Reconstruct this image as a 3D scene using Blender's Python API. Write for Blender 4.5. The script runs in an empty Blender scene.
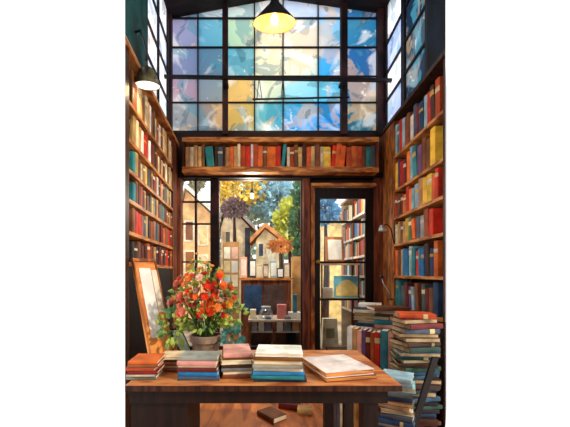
import bpy, bmesh, math, random
from mathutils import Vector, Matrix
R = random.Random(7)
S = bpy.context.scene
COL = S.collection
PI = math.pi
# ---------------------------------------------------------------- camera
CX, CY, F, H = 258.0, 273.0, 330.0, 1.4
cam = bpy.data.cameras.new('camera'); camo = bpy.data.objects.new('camera', cam); COL.objects.link(camo)
camo.location = (0, 0, H); camo.rotation_euler = (PI/2, 0, 0)
cam.sensor_width = 36; cam.lens = F/570*36
cam.shift_x = (285-CX)/570; cam.shift_y = (CY-213.5)/570
cam.clip_start = .05; cam.clip_end = 100
S.camera = camo
def P(px, py, Y): return Vector(((px-CX)/F*Y, Y, H-(py-CY)/F*Y))
def PX(px, Y): return (px-CX)/F*Y
def PZ(py, Y): return H-(py-CY)/F*Y
# ---------------------------------------------------------------- colour + materials
def lin(c):
    if isinstance(c, str):
        c = c.lstrip('#'); c = [int(c[i:i+2], 16)/255 for i in (0, 2, 4)]
    return tuple((v/12.92 if v <= .04045 else ((v+.055)/1.055)**2.4) for v in c[:3])
MATS = {}
def nd(nt, t, **k):
    n = nt.nodes.new(t)
    for a, b in k.items(): setattr(n, a, b)
    return n
def mottled(name, c1, c2=None, rough=.6, scale=5, stretch=(1, 1, 1), detail=4, lo=.38, hi=.62, metal=0, spec=.3, bump=0):
    """two-tone watercolour-like wash, in object space"""
    m = bpy.data.materials.new(name); m.use_nodes = True; nt = m.node_tree
    b = nt.nodes['Principled BSDF']
    b.inputs['Roughness'].default_value = rough; b.inputs['Metallic'].default_value = metal
    b.inputs['Specular IOR Level'].default_value = spec
    c1 = lin(c1); c2 = lin(c2) if c2 else tuple(v*.62 for v in c1)
    tc = nd(nt, 'ShaderNodeTexCoord'); mp = nd(nt, 'ShaderNodeMapping'); mp.inputs['Scale'].default_value = stretch
    nz = nd(nt, 'ShaderNodeTexNoise'); nz.inputs['Scale'].default_value = scale; nz.inputs['Detail'].default_value = detail
    nz.inputs['Distortion'].default_value = .6
    rp = nd(nt, 'ShaderNodeValToRGB'); e = rp.color_ramp.elements
    e[0].position = lo; e[0].color = (*c2, 1); e[1].position = hi; e[1].color = (*c1, 1)
    L = nt.links.new
    L(tc.outputs['Object'], mp.inputs[0]); L(mp.outputs[0], nz.inputs['Vector']); L(nz.outputs['Fac'], rp.inputs[0]); L(rp.outputs[0], b.inputs['Base Color'])
    if bump:
        bp = nd(nt, 'ShaderNodeBump'); bp.inputs['Strength'].default_value = bump
        L(nz.outputs['Fac'], bp.inputs['Height']); L(bp.outputs[0], b.inputs['Normal'])
    MATS[name] = m; return m
def objcolor(name, rough=.55, amt=.35, scale=9):
    """colour comes from each object's own colour, with a paper-like wash"""
    m = bpy.data.materials.new(name); m.use_nodes = True; nt = m.node_tree
    b = nt.nodes['Principled BSDF']; b.inputs['Roughness'].default_value = rough; b.inputs['Specular IOR Level'].default_value = .25
    oi = nd(nt, 'ShaderNodeObjectInfo'); tc = nd(nt, 'ShaderNodeTexCoord'); nz = nd(nt, 'ShaderNodeTexNoise', noise_dimensions='4D')
    nz.inputs['Scale'].default_value = scale; nz.inputs['Detail'].default_value = 3
    mul = nd(nt, 'ShaderNodeMath', operation='MULTIPLY'); mul.inputs[1].default_value = 50
    rp = nd(nt, 'ShaderNodeMapRange'); rp.inputs[1].default_value = .35; rp.inputs[2].default_value = .65
    rp.inputs[3].default_value = 1-amt; rp.inputs[4].default_value = 1+amt*.6
    vm = nd(nt, 'ShaderNodeVectorMath', operation='SCALE')
    L = nt.links.new
    L(oi.outputs['Random'], mul.inputs[0]); L(mul.outputs[0], nz.inputs['W']); L(tc.outputs['Object'], nz.inputs['Vector'])
    L(nz.outputs['Fac'], rp.inputs[0]); L(oi.outputs['Color'], vm.inputs[0]); L(rp.outputs[0], vm.inputs['Scale']); L(vm.outputs[0], b.inputs['Base Color'])
    MATS[name] = m; return m
def stained(name, strength=1.0):
    """translucent hand-tinted glass; per-pane tint from a colour attribute, blotchy wash from noise"""
    m = bpy.data.materials.new(name); m.use_nodes = True; nt = m.node_tree; L = nt.links.new
    nt.nodes.remove(nt.nodes['Principled BSDF']); out = nt.nodes['Material Output']
    at = nd(nt, 'ShaderNodeAttribute', attribute_name='tint'); tc = nd(nt, 'ShaderNodeTexCoord')
    def noise(sc, off, det=4, dist=1.2):
        mp = nd(nt, 'ShaderNodeMapping'); mp.inputs['Location'].default_value = off
        n = nd(nt, 'ShaderNodeTexNoise'); n.inputs['Scale'].default_value = sc; n.inputs['Detail'].default_value = det; n.inputs['Distortion'].default_value = dist
        L(tc.outputs['Object'], mp.inputs[0]); L(mp.outputs[0], n.inputs['Vector']); return n
    def ramp(n, a, b):
        r = nd(nt, 'ShaderNodeMapRange'); r.inputs[1].default_value = a; r.inputs[2].default_value = b; L(n.outputs['Fac'], r.inputs[0]); return r
    def mix(fac, a, colb, k=1, mode='MIX'):
        x = nd(nt, 'ShaderNodeMix', data_type='RGBA', blend_type=mode)
        mu = nd(nt, 'ShaderNodeMath', operation='MULTIPLY'); mu.inputs[1].default_value = k
        L(fac.outputs[0], mu.inputs[0]); L(mu.outputs[0], x.inputs[0]); L(a, x.inputs[6])
        x.inputs[7].default_value = (*lin(colb), 1); return x.outputs[2]
    c = at.outputs['Color']
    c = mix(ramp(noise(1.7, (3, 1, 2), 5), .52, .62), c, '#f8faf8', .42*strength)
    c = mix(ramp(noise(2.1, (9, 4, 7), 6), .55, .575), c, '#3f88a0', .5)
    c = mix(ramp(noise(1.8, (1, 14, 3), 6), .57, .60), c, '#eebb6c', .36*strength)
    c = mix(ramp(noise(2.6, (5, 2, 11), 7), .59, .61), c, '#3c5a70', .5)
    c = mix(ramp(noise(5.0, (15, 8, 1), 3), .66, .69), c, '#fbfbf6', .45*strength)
    tr = nd(nt, 'ShaderNodeBsdfTranslucent'); gl = nd(nt, 'ShaderNodeBsdfGlossy'); gl.inputs['Roughness'].default_value = .15
    mx = nd(nt, 'ShaderNodeMixShader'); mx.inputs[0].default_value = .03
    L(c, tr.inputs[0]); L(tr.outputs[0], mx.inputs[1]); L(gl.outputs[0], mx.inputs[2]); L(mx.outputs[0], out.inputs[0])
    MATS[name] = m; return m
def clear_glass(name, tint=(.96, .97, .96), gloss=.05):
    m = bpy.data.materials.new(name); m.use_nodes = True; nt = m.node_tree; L = nt.links.new
    nt.nodes.remove(nt.nodes['Principled BSDF']); out = nt.nodes['Material Output']
    a = nd(nt, 'ShaderNodeBsdfTransparent'); a.inputs[0].default_value = (*tint, 1)
    g = nd(nt, 'ShaderNodeBsdfGlossy'); g.inputs['Roughness'].default_value = .05
    mx = nd(nt, 'ShaderNodeMixShader'); mx.inputs[0].default_value = gloss
    L(a.outputs[0], mx.inputs[1]); L(g.outputs[0], mx.inputs[2]); L(mx.outputs[0], out.inputs[0]); MATS[name] = m; return m
def glow(name, c, s):
    m = bpy.data.materials.new(name); m.use_nodes = True; b = m.node_tree.nodes['Principled BSDF']
    b.inputs['Base Color'].default_value = (*lin(c), 1); b.inputs['Emission Color'].default_value = (*lin(c), 1); b.inputs['Emission Strength'].default_value = s
    MATS[name] = m; return m
M = MATS
mottled('walnut', '#4a2817', '#1c0e0a', .5, 4, (6, 6, .7))
mottled('walnut_black', '#1c100d', '#090606', .55, 4, (6, 6, .7))
mottled('oak', '#c07636', '#6f3a1a', .5, 5, (3, 3, 1))
mottled('oak_board', '#dc954e', '#8a4c26', .5, 5, (1, 1, 6))
mottled('redwood', '#8a4a2c', '#46201a', .55, 4, (5, 5, .6))
mottled('case_back', '#20120e', '#0c0808', .8, 4)
mottled('table_wood', '#d0894e', '#9a5228', .42, 3.5, (1.2, 3, 3), spec=.4)
mottled('floor_wood', '#dc8440', '#a0552a', .5, 2.5, (4, .8, 1), spec=.35)
mottled('iron', '#231a1c', '#120e12', .5, 6)
mottled('iron_rust', '#4b2a2c', '#1d1216', .6, 3, (1, 1, .8))
mottled('teal_wall', '#1c5656', '#0a0d14', .7, 2.2)
mottled('night_wall', '#10293f', '#0d0d14', .7, 2.2)
mottled('wall_plaster', '#3a2018', '#1d0f0d', .7, 2)
mottled('ceiling_wood', '#2a1914', '#0f0a0a', .7, 2, (1, 6, 1))
mottled('paper', '#efe6d2', '#d9c9ab', .8, 6)
mottled('paper_white', '#f3f1ea', '#dcdad4', .8, 5)
mottled('clay', '#a48a72', '#6a564a', .8, 7, bump=.2)
mottled('soil', '#2c1c14', '#150d0a', .9, 20)
mottled('leaf', '#b4c24e', '#44784a', .5, 9, lo=.42, hi=.58)
mottled('leaf_teal', '#5fa596', '#2a6a6c', .5, 9)
mottled('stem', '#4f6a2c', '#2b3a1c', .6, 9)
objcolor('book_cover'); objcolor('petal', .5, .3, 30); objcolor('painted', .6, .3, 6)
objcolor('foliage', .6, .45, 3.5)
mottled('board_orange', '#ee9a4a', '#c26a2c', .55, 3, (1, 1, 3))
mottled('lamp_black', '#2b2a2d', '#19181b', .35, 6)
mottled('lamp_bronze', '#7a744e', '#2e2d24', .35, 6)
mottled('lamp_inside', '#e6a55c', '#d08a3e', .6, 8)
mottled('chrome', '#d6d8d8', '#a0a4a6', .25, 6, metal=.6)
mottled('brass', '#c99a3c', '#8a6420', .3, 8, metal=.8)
glow('bulb_warm', '#fff0cf', 1.8); glow('bulb_disc', '#fff4dc', 1.3)
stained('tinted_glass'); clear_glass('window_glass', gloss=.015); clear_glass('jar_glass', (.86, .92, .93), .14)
# ---------------------------------------------------------------- mesh building
class MB:
    def __init__(s): s.bm = bmesh.new()
    def hexa(s, p):
        v = [s.bm.verts.new(q) for q in p]
        for f in ((0, 3, 2, 1), (4, 5, 6, 7), (0, 1, 5, 4), (1, 2, 6, 5), (2, 3, 7, 6), (3, 0, 4, 7)):
            s.bm.faces.new([v[i] for i in f])
        return s
    def box(s, x0, x1, y0, y1, z0, z1):
        return s.hexa([(x0, y0, z0), (x1, y0, z0), (x1, y1, z0), (x0, y1, z0), (x0, y0, z1), (x1, y0, z1), (x1, y1, z1), (x0, y1, z1)])
    def prism(s, poly, z0, z1):
        a = [s.bm.verts.new((x, y, z0)) for x, y in poly]; b = [s.bm.verts.new((x, y, z1)) for x, y in poly]
        n = len(poly); s.bm.faces.new(a[::-1]); s.bm.faces.new(b)
        for i in range(n): s.bm.faces.new([a[i], a[(i+1) % n], b[(i+1) % n], b[i]])
        return s
    def tube(s, pts, r, n=8):
        pts = [Vector(p) for p in pts]; rs = r if isinstance(r, (list, tuple)) else [r]*len(pts); prev = None
        for i, p in enumerate(pts):
            d = (pts[min(i+1, len(pts)-1)]-pts[max(i-1, 0)]).normalized()
            u = d.cross(Vector((.13, .27, .95)))
            if u.length < .2: u = d.cross(Vector((1, 0, 0)))
            u.normalize(); w = d.cross(u)
            ring = [s.bm.verts.new(p+(u*math.cos(2*PI*k/n)+w*math.sin(2*PI*k/n))*rs[i]) for k in range(n)]
            if prev:
                for k in range(n): s.bm.faces.new([prev[k], prev[(k+1) % n], ring[(k+1) % n], ring[k]])
            else: s.bm.faces.new(ring[::-1])
            prev = ring
        s.bm.faces.new(prev); return s
    def lathe(s, prof, n=28, caps=True, off=(0, 0, 0)):
        prev = None; ox, oy, oz = off
        for r, z in prof:
            ring = [s.bm.verts.new((ox+r*math.cos(2*PI*k/n), oy+r*math.sin(2*PI*k/n), oz+z)) for k in range(n)]
            if prev:
                for k in range(n): s.bm.faces.new([prev[k], prev[(k+1) % n], ring[(k+1) % n], ring[k]])
            elif caps: s.bm.faces.new(ring[::-1])
            prev = ring
        if caps: s.bm.faces.new(prev)
        return s
    def quad(s, p):
        return s.bm.faces.new([s.bm.verts.new(q) for q in p])
    def mesh(s, name, smooth=False, recalc=True, bevel=0):
        if recalc: bmesh.ops.recalc_face_normals(s.bm, faces=s.bm.faces)
        if bevel: bmesh.ops.bevel(s.bm, geom=list(s.bm.edges), offset=bevel, segments=2, affect='EDGES', profile=.6)
        me = bpy.data.meshes.new(name); s.bm.to_mesh(me); s.bm.free()
        if smooth:
            for f in me.polygons: f.use_smooth = True
        return me
    def build(s, name, mat, parent=None, color=None, **k):
        o = bpy.data.objects.new(name, s.mesh(name, **k)); COL.objects.link(o)
        o.data.materials.append(M[mat] if isinstance(mat, str) else mat)
        if parent: o.parent = parent
        if color: o.color = (*lin(color), 1)
        return o
def tag(o, label, cat, group=None):
    o['label'] = label; o['category'] = cat
    if group: o['group'] = group
    return o
def thing(name, label, cat, loc=(0, 0, 0), rz=0, group=None):
    o = bpy.data.objects.new(name, None); COL.objects.link(o); o.location = loc; o.rotation_euler = (0, 0, rz); o.empty_display_size = .1
    return tag(o, label, cat, group)
def struct(o): o['kind'] = 'structure'; return o
ORD = ['', 'first', 'second', 'third', 'fourth', 'fifth', 'sixth', 'seventh', 'eighth', 'ninth', 'tenth', 'eleventh', 'twelfth', 'thirteenth', 'fourteenth',
       'fifteenth', 'sixteenth', 'seventeenth', 'eighteenth', 'nineteenth', 'twentieth'] + ['twenty-'+w for w in ('first', 'second', 'third', 'fourth', 'fifth', 'sixth', 'seventh', 'eighth', 'ninth')] + ['thirtieth'] + ['thirty-'+w for w in ('first', 'second', 'third', 'fourth', 'fifth', 'sixth', 'seventh', 'eighth', 'ninth')] + ['fortieth'] + ['forty-'+w for w in ('first', 'second', 'third', 'fourth', 'fifth', 'sixth', 'seventh', 'eighth', 'ninth')]
# ---------------------------------------------------------------- the oblique side frames
K = .0455
def Lp(s, d, z): return Vector((-1.09+K*s-d, 4.5-s-K*d, z))          # left bookcase face, s towards the viewer, d behind the face
def Rp(s, d, z): return Vector((1.69-K*s+d, 4.5-s-K*d, z))
def Lmax(d): return (.7235-d*(1+.403*K))/.3575
def Rmax(d): return (.8615-d*(1-.567*K))/.5215
def slab(mb, fr, smax, s0, s1, d0, d1, z0, z1, m1=0.0):
    """board between depths d0..d1; s1=None runs to the splayed near end"""
    a = (smax(d0)-m1) if s1 is None else s1; b = (smax(d1)-m1) if s1 is None else s1
    a0 = (smax(d0)+s0) if s0 < 0 else s0; b0 = (smax(d1)+s0) if s0 < 0 else s0
    return mb.hexa([fr(a0, d0, z0), fr(a, d0, z0), fr(b, d1, z0), fr(b0, d1, z0), fr(a0, d0, z1), fr(a, d0, z1), fr(b, d1, z1), fr(b0, d1, z1)])
# ---------------------------------------------------------------- books
COLN = {'tan': '#c69a62', 'cream': '#e6d3a8', 'brown': '#7a4a2c', 'dark brown': '#45281c', 'maroon': '#6e2420', 'red': '#c42e1e', 'orange': '#e0672a',
        'rust': '#ad4a22', 'yellow': '#e8b83e', 'teal': '#2f7f88', 'blue': '#2a78b0', 'pale blue': '#8fb8c4', 'navy': '#24405e', 'grey': '#8d8f8c', 'dark green': '#2e4a40',
        'green': '#5f7d4a', 'purple': '#6c4870', 'pink': '#d99a8a', 'white': '#e9e6dc', 'black': '#2a2426', 'slate': '#4d5a64', 'grey-green': '#8c978c'}
def jit(c, a=.06):
    c = COLN.get(c, c).lstrip('#'); v = [int(c[i:i+2], 16)/255 for i in (0, 2, 4)]; k = 1+R.uniform(-a, a)*1.6
    return tuple(min(1, max(0, x*k+R.uniform(-a, a)*.4)) for x in v)
def book(t, h, d, color, loc, rz=0, lying=False, lean=0, label='', group=None, parts=True, band=None, bt=.0035, pages='paper'):
    """standing: x thickness, y depth with the spine at -y, z up.  lying: thickness goes up, spine edge at -y, base at z=0"""
    mb = MB(); bm = mb.bm; c = bt
    n = 4; prof = []
    for i in range(n+1):
        a = PI*i/n; prof.append((-t/2*math.cos(a), -d/2-min(t*.16, .008)*math.sin(a)))
    outer = [(-t/2, d/2)]+prof+[(t/2, d/2)]
    inner = [(t/2-c, d/2), (t/2-c, -d/2+c), (-t/2+c, -d/2+c), (-t/2+c, d/2)]
    poly = outer+inner
    top = [bm.verts.new((x, y, h)) for x, y in poly]; bot = [bm.verts.new((x, y, 0)) for x, y in poly]; m = len(poly)
    bm.faces.new(top); bm.faces.new(bot[::-1])
    for i in range(m): bm.faces.new([bot[i], bot[(i+1) % m], top[(i+1) % m], top[i]])
    def conv(bmx):
        for v in bmx.verts:
            x, y, z = v.co
            if lying: v.co = (z-h/2, y, x+t/2)
    conv(bm)
    o = mb.build('book', 'book_cover'); o.color = (*lin(jit(color)), 1)
    o.location = loc; o.rotation_euler = (0, lean, rz)
    tag(o, label, 'book', group)
    if parts:
        p = MB(); e = min(.006, t*.12); p.box(-t/2+c*.9, t/2-c*.9, -d/2+c*.9, d/2-e, e, h-e); conv(p.bm)
        p.build('page_block', pages, o)
        if band:
            b = MB(); bw = h*R.uniform(.08, .16); z0 = h*R.uniform(.62, .72)
            pts = [(x*1.02, y-.0012) for x, y in prof]
            for i in range(len(pts)-1):
                b.quad([(pts[i][0], pts[i][1], z0), (pts[i+1][0], pts[i+1][1], z0), (pts[i+1][0], pts[i+1][1], z0+bw), (pts[i][0], pts[i][1], z0+bw)])
            conv(b.bm); q = b.build('spine_label', 'painted', o, color=band); q['label'] = 'paler label band round the spine'
    return o
def size_word(h, href, t, tref):
    if t < tref*.72: return 'slim '
    if t > tref*1.3: return 'thick '
    if h < href*.8: return 'short '
    if h > href*.97: return 'tall '
    return ''
# ---------------------------------------------------------------- bookcases
def bookcase(side, fr, smax, shelves, top, cup, dep, far, near, label):
    root = thing('bookcase', label, 'bookcase', fr(.8, .1, 0))
    def put(mb, name, mat):
        o = mb.build(name, mat); o.parent = root; o.matrix_parent_inverse = Matrix.Translation(-Vector(root.location)); return o
    put(slab(MB(), fr, smax, 0.02, None, dep, dep+.015, 0.0, top, .0), 'back_panel', 'case_back')
    put(slab(MB(), fr, smax, .015, far, 0, dep-.002, 0, top), 'side_panel', 'redwood' if side == 'left' else 'oak')
    put(slab(MB(), fr, smax, -near, None, 0, dep-.002, 0, top), 'side_panel', 'walnut')
    for i, z in enumerate(shelves):
        put(slab(MB(), fr, smax, far+.001, None, 0.0, dep-.002, z-.03, z, near+.001), 'shelf', 'oak_board')
    put(slab(MB(), fr, smax, .015, None, -.02, dep+.015, top+.001, top+.045), 'cornice', 'oak_board' if side == 'left' else 'walnut')
    zc = shelves[-1]-.031
    # added doors below the last shelf; their near-black colour carries the shadow there
    L = smax(0)-near-far
    for k in range(2):
        a = far+.003+k*L/2; b = far+L/2*(k+1)-.003
        d_ = put(slab(MB(), fr, smax, a, b, .004, .024, .06, zc-.002), 'shade_door', 'walnut_black')
        kn = MB(); c = fr(b-.06 if k == 0 else a+.06, -.006, zc*.6); kn.lathe([(.002, -.012), (.012, -.008), (.014, 0), (.012, .008), (.002, .012)], 10, off=c)
        o = kn.build('door_knob', 'brass', smooth=True); o.parent = d_
    put(slab(MB(), fr, smax, far+.001, None, .02, .04, 0, .058, near+.001), 'plinth', 'walnut_black')
    return root
L_SH = [2.75, 2.457, 2.214, 1.98, 1.728, 1.486]; L_TOP = 3.11
R_SH = [2.83, 2.41, 2.08, 1.755, 1.37, 1.0]; R_TOP = 3.27
LD, RD = .22, .22
bookcase('left', Lp, Lmax, L_SH, L_TOP, 1.4, LD, .33, .09, 'tall dark wooden bookcase along the left wall, six shelves of books')
bookcase('right', Rp, Rmax, R_SH, R_TOP, .9, RD, .45, .035, 'tall orange wooden bookcase along the right wall, filled with colourful books')
SHW = ['top', 'second', 'third', 'fourth', 'fifth', 'sixth']
def fill(side, fr, smax, shelves, top, s0, near, pal, tr, theta, dep, weights=None):
    lo_c = .7235 if side == 'left' else .8615; lo_k = .3575 if side == 'left' else .5215
    for i, z in enumerate(shelves):
        clear = ((top if i == 0 else shelves[i-1]-.03)-z)
        s = s0+.006; n = 0; seq = pal[i]; q = 0
        while True:
            t = R.uniform(*tr); h = clear*R.uniform(.7, .93); d = R.uniform(.14, .185)
            if i == 0: h = clear*R.uniform(.62, .85)
            lean = 0; adv = t
            if R.random() < .08 and n > 1:
                lean = R.uniform(.06, .15); adv = t*math.cos(lean)+h*math.sin(lean)
            if s+adv > smax(0)-near-.045: break
            lim = lo_c-lo_k*(s+adv+near)-.004
            d = min(d, lim-.012)
            if d < .014: break
            n += 1
            if q < len(seq): cn = seq[q] if R.random() < .93 else R.choice(seq)
            else: cn = R.choice(seq)
            q = (q+1) % len(seq)
            # local x axis points away from the viewer on the left, towards on the right
            c = fr(s+adv/2, .012+d/2+R.uniform(0, .012 if d > .1 else 0), z+.0005)
            loc = Vector(c); la = 0
            if lean:
                # leans back towards the corner
                sgn = 1 if side == 'left' else -1
                la = lean*sgn
                base = fr(s+adv-t/2*math.cos(lean), .012+d/2, z+.0005+t/2*math.sin(lean)); loc = Vector(base)
            lab = f"{size_word(h, clear*.93, t, sum(tr)/2)}{cn} book, {ORD[n]} from the back corner on the {side} bookcase's {SHW[i]} shelf"
            book(t, h, d, cn, loc, theta, lean=la, label=lab, group=f'books on the {SHW[i]} shelf of the {side} bookcase',
                 band=R.choice(['#e6d3a8', '#caa04e', '#d8d4c8']) if R.random() < .3 and t > .05 else None)
            s += adv+R.choice([.0015, .002, .003, .003, .006])
            if R.random() < .03: s += .05
PALL = [
    ['tan', 'cream', 'tan', 'brown', 'tan', 'cream', 'brown', 'white', 'rust', 'tan', 'brown', 'red', 'white', 'tan', 'cream', 'brown', 'tan'],
    ['tan', 'cream', 'tan', 'brown', 'cream', 'tan', 'dark brown', 'tan', 'brown', 'cream', 'rust', 'dark brown', 'brown', 'maroon', 'white', 'red', 'red', 'white'],
    ['tan', 'cream', 'brown', 'tan', 'teal', 'brown', 'maroon', 'cream', 'red', 'dark brown', 'white', 'rust', 'maroon', 'brown', 'black', 'slate', 'yellow'],
    ['brown', 'tan', 'maroon', 'rust', 'dark brown', 'brown', 'teal', 'slate', 'brown', 'maroon', 'tan', 'dark brown', 'grey', 'yellow', 'navy', 'cream'],
    ['rust', 'maroon', 'red', 'brown', 'rust', 'orange', 'dark brown', 'maroon', 'brown', 'slate', 'grey', 'rust', 'brown', 'black', 'tan', 'navy', 'slate'],
    ['rust', 'dark brown', 'maroon', 'red', 'brown', 'dark brown', 'black', 'rust', 'maroon', 'black', 'dark brown', 'tan', 'maroon', 'rust']]
PALR = [
    ['pale blue', 'teal', 'red', 'dark brown', 'rust', 'brown', 'white', 'slate', 'maroon', 'navy', 'red', 'red', 'dark brown', 'rust', 'orange', 'red'],
    ['yellow', 'purple', 'red', 'maroon', 'orange', 'pale blue', 'teal', 'purple', 'brown', 'brown', 'yellow', 'cream', 'yellow', 'brown', 'orange'],
    ['red', 'brown', 'maroon', 'orange', 'red', 'orange', 'pale blue', 'pale blue', 'tan', 'yellow', 'yellow', 'orange', 'red', 'orange'],
    ['cream', 'tan', 'brown', 'tan', 'yellow', 'green', 'orange', 'slate', 'grey', 'rust', 'red', 'rust', 'orange', 'orange'],
    ['orange', 'brown', 'tan', 'blue', 'blue', 'pale blue', 'teal', 'red', 'blue', 'blue', 'dark brown', 'navy', 'orange', 'rust'],
    ['teal', 'teal', 'slate', 'maroon', 'purple', 'pale blue', 'brown', 'slate', 'maroon', 'brown', 'navy', 'rust', 'brown']]
fill('left', Lp, Lmax, L_SH, L_TOP, .33, .09, PALL, (.045, .085), PI/2+K, LD)
fill('right', Rp, Rmax, R_SH, R_TOP, .45, .035, PALR, (.055, .1), -PI/2-K, RD)
# ---------------------------------------------------------------- back wall: over-door shelf
def zb(py, Y=4.5): return PZ(py, Y)
YS = 4.30                                            # front of the shelf
def bx(px0, px1, py0, py1, Y, dep): return (PX(px0, Y), PX(px1, Y), Y, Y+dep, PZ(py1, Y), PZ(py0, Y))
sh = thing('wall_shelf', 'long wooden wall shelf of books above the window and the door', 'shelf', (PX(280, YS), YS, PZ(173, YS)))
def child(mb, name, mat, root, **k):
    o = mb.build(name, mat, **k); o.parent = root
    o.matrix_parent_inverse = Matrix.Translation(-Vector(root.location)) if root.parent is None else Matrix.Identity(4)
    return o
def rchild(mb, name, mat, root, **k):
    """child whose mesh is in world coordinates under a rotated/placed root"""
    o = mb.build(name, mat, **k); o.parent = root
    o.matrix_parent_inverse = (Matrix.Translation(root.location) @ root.rotation_euler.to_matrix().to_4x4()).inverted(); return o
child(MB().box(*bx(182, 379, 137, 141.5, YS, .24)), 'top_board', 'oak_board', sh)
child(MB().box(*bx(182, 379, 166.5, 172, YS, .24)), 'shelf_board', 'oak_board', sh)
child(MB().box(*bx(182, 184.5, 141.5, 166.5, YS+.005, .235)), 'end_panel', 'walnut', sh)
child(MB().box(*bx(376.5, 379, 141.5, 166.5, YS+.005, .235)), 'end_panel', 'redwood', sh)
child(MB().box(*bx(184.6, 376.4, 141.6, 166.4, YS+.225, .013)), 'back_panel', 'walnut_black', sh)
backseq = [('tan', 4.5), ('cream', 4), ('tan', 3.5), ('tan', 4), ('brown', 3), ('teal', 8), ('dark brown', 3), ('slate', 5), ('dark brown', 2.5), ('tan', 4), ('orange', 4), ('tan', 4),
           ('cream', 3), ('rust', 5), ('red', 5), ('white', 2.5), ('rust', 4.5), ('orange', 5), ('brown', 4), ('orange', 9), ('red', 5), ('teal', 3.5), ('cream', 3), ('rust', 4),
           ('brown', 4), ('tan', 4), ('dark brown', 4), ('orange', 4.5), ('tan', 4), ('brown', 5), ('cream', 3), ('yellow', 7.5), ('red', 4), ('orange', 5), ('orange', 5), ('rust', 5), ('orange', 6), ('rust', 5), ('brown', 3.5),
           ('teal', 5), ('slate', 5), ('cream', 4.5), ('dark green', 5.5), ('dark brown', 3.5), ('brown', 4)]
x = PX(185.2, YS+.02); zsh = PZ(166.5, YS); xend = PX(376, YS+.02); n = 0
for cn, w in backseq:
    t = w/F*YS*.97; h = R.uniform(19.5, 23)/F*YS; lean = 0; adv = t
    if n in (5, 21, 32, 33, 34): lean = -.1 if n == 5 else .1; adv = t*math.cos(lean)+h*abs(math.sin(lean))
    if x+adv > xend: break
    n += 1; d = R.uniform(.15, .19)
    if lean > 0: bx_, bz_ = x+t/2*math.cos(lean), zsh+t/2*math.sin(lean)
    elif lean < 0: bx_, bz_ = x+adv-t/2*math.cos(lean), zsh+t/2*math.sin(-lean)
    else: bx_, bz_ = x+t/2, zsh
    book(t, h, d, cn, (bx_, YS+.012+d/2+R.uniform(0, .015), bz_+.0005), 0, lean=lean,
         label=f"{size_word(h, .3, t, .06)}{cn} book, {ORD[n]} from the left on the shelf above the door", group='books on the shelf above the door',
         band=R.choice(['#e6d3a8', '#caa04e', '#d8d4c8']) if R.random() < .3 and t > .05 else None)
    x += adv+R.choice([.002, .003, .004]) if lean == 0 else adv*.62+.003 if n in (33, 34) else adv+.003
# ---------------------------------------------------------------- shell
struct(MB().prism([(-1.6, -1.6), (2.0, -1.6), (2.0, 1.5), (1.5, 2.6), (1.66, 2.97), (1.93, 3.44), (2.0, 4.7), (-1.42, 4.7), (-1.3, 3.3), (-1.12, 2.85), (-.95, 2.4), (-1.6, 1.5)], -.04, 0).build('floor', 'floor_wood'))
LW, RW = .11, .03                                    # upper wall planes
def sl(fr, smax, *a, **k): return slab(MB(), fr, smax, *a, **k)
YB = 4.56
# back wall: dark timber lintel, piers and the wall under the window
w = MB()
w.box(PX(162, YB), PX(388, YB), YB, YB+.12, PZ(178.5, YB), PZ(133, YB))                # behind the shelf
w.box(PX(162, YB), PX(180.5, YB), YB, YB+.12, 0, PZ(178.6, YB))                        # left pier
w.box(PX(303, YB), PX(311, YB), YB, YB+.12, 0, PZ(178.6, YB))                          # pier between window and door
w.box(PX(377, YB), PX(392, YB), YB, YB+.12, 0, PZ(178.6, YB))                          # right pier
w.box(PX(180.6, YB), PX(302.9, YB), YB, YB+.12, 0, .34)                                # below window
w.box(PX(311.1, YB), PX(376.9, YB), YB, YB+.12, PZ(186, YB), PZ(178.6, YB))
struct(w.build('wall_back', 'wall_plaster'))
# left / right walls above and behind the bookcases
wl = MB()
slab(wl, Lp, Lmax, .0, None, LD+.02, LD+.08, 0, L_TOP+.04)
slab(wl, Lp, Lmax, 1.08, None, LW, LW+.08, L_TOP+.047, 4.93)
struct(wl.build('wall_left', 'teal_wall'))
wr = MB()
slab(wr, Rp, Rmax, .0, None, RD+.02, RD+.08, 0, R_TOP+.04)
slab(wr, Rp, Rmax, 1.25, None, RW, RW+.08, R_TOP+.047, 5.0)
struct(wr.build('wall_right', 'night_wall'))
# roof: two low slopes over the whole room
rf = MB()
for (xa, za, xb, zbb) in ((-1.34, 4.92, .25, 5.22), (.25, 5.22, 1.95, 4.98)):
    rf.hexa([(xa, -1.6, za), (xb, -1.6, zbb), (xb, 4.7, zbb), (xa, 4.7, za), (xa, -1.6, za+.08), (xb, -1.6, zbb+.08), (xb, 4.7, zbb+.08), (xa, 4.7, za+.08)])
struct(rf.build('ceiling', 'ceiling_wood'))
struct(MB().box(-1.6, 2.0, -1.72, -1.6, 0, 4.9).build('wall_front', 'wall_plaster'))
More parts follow.
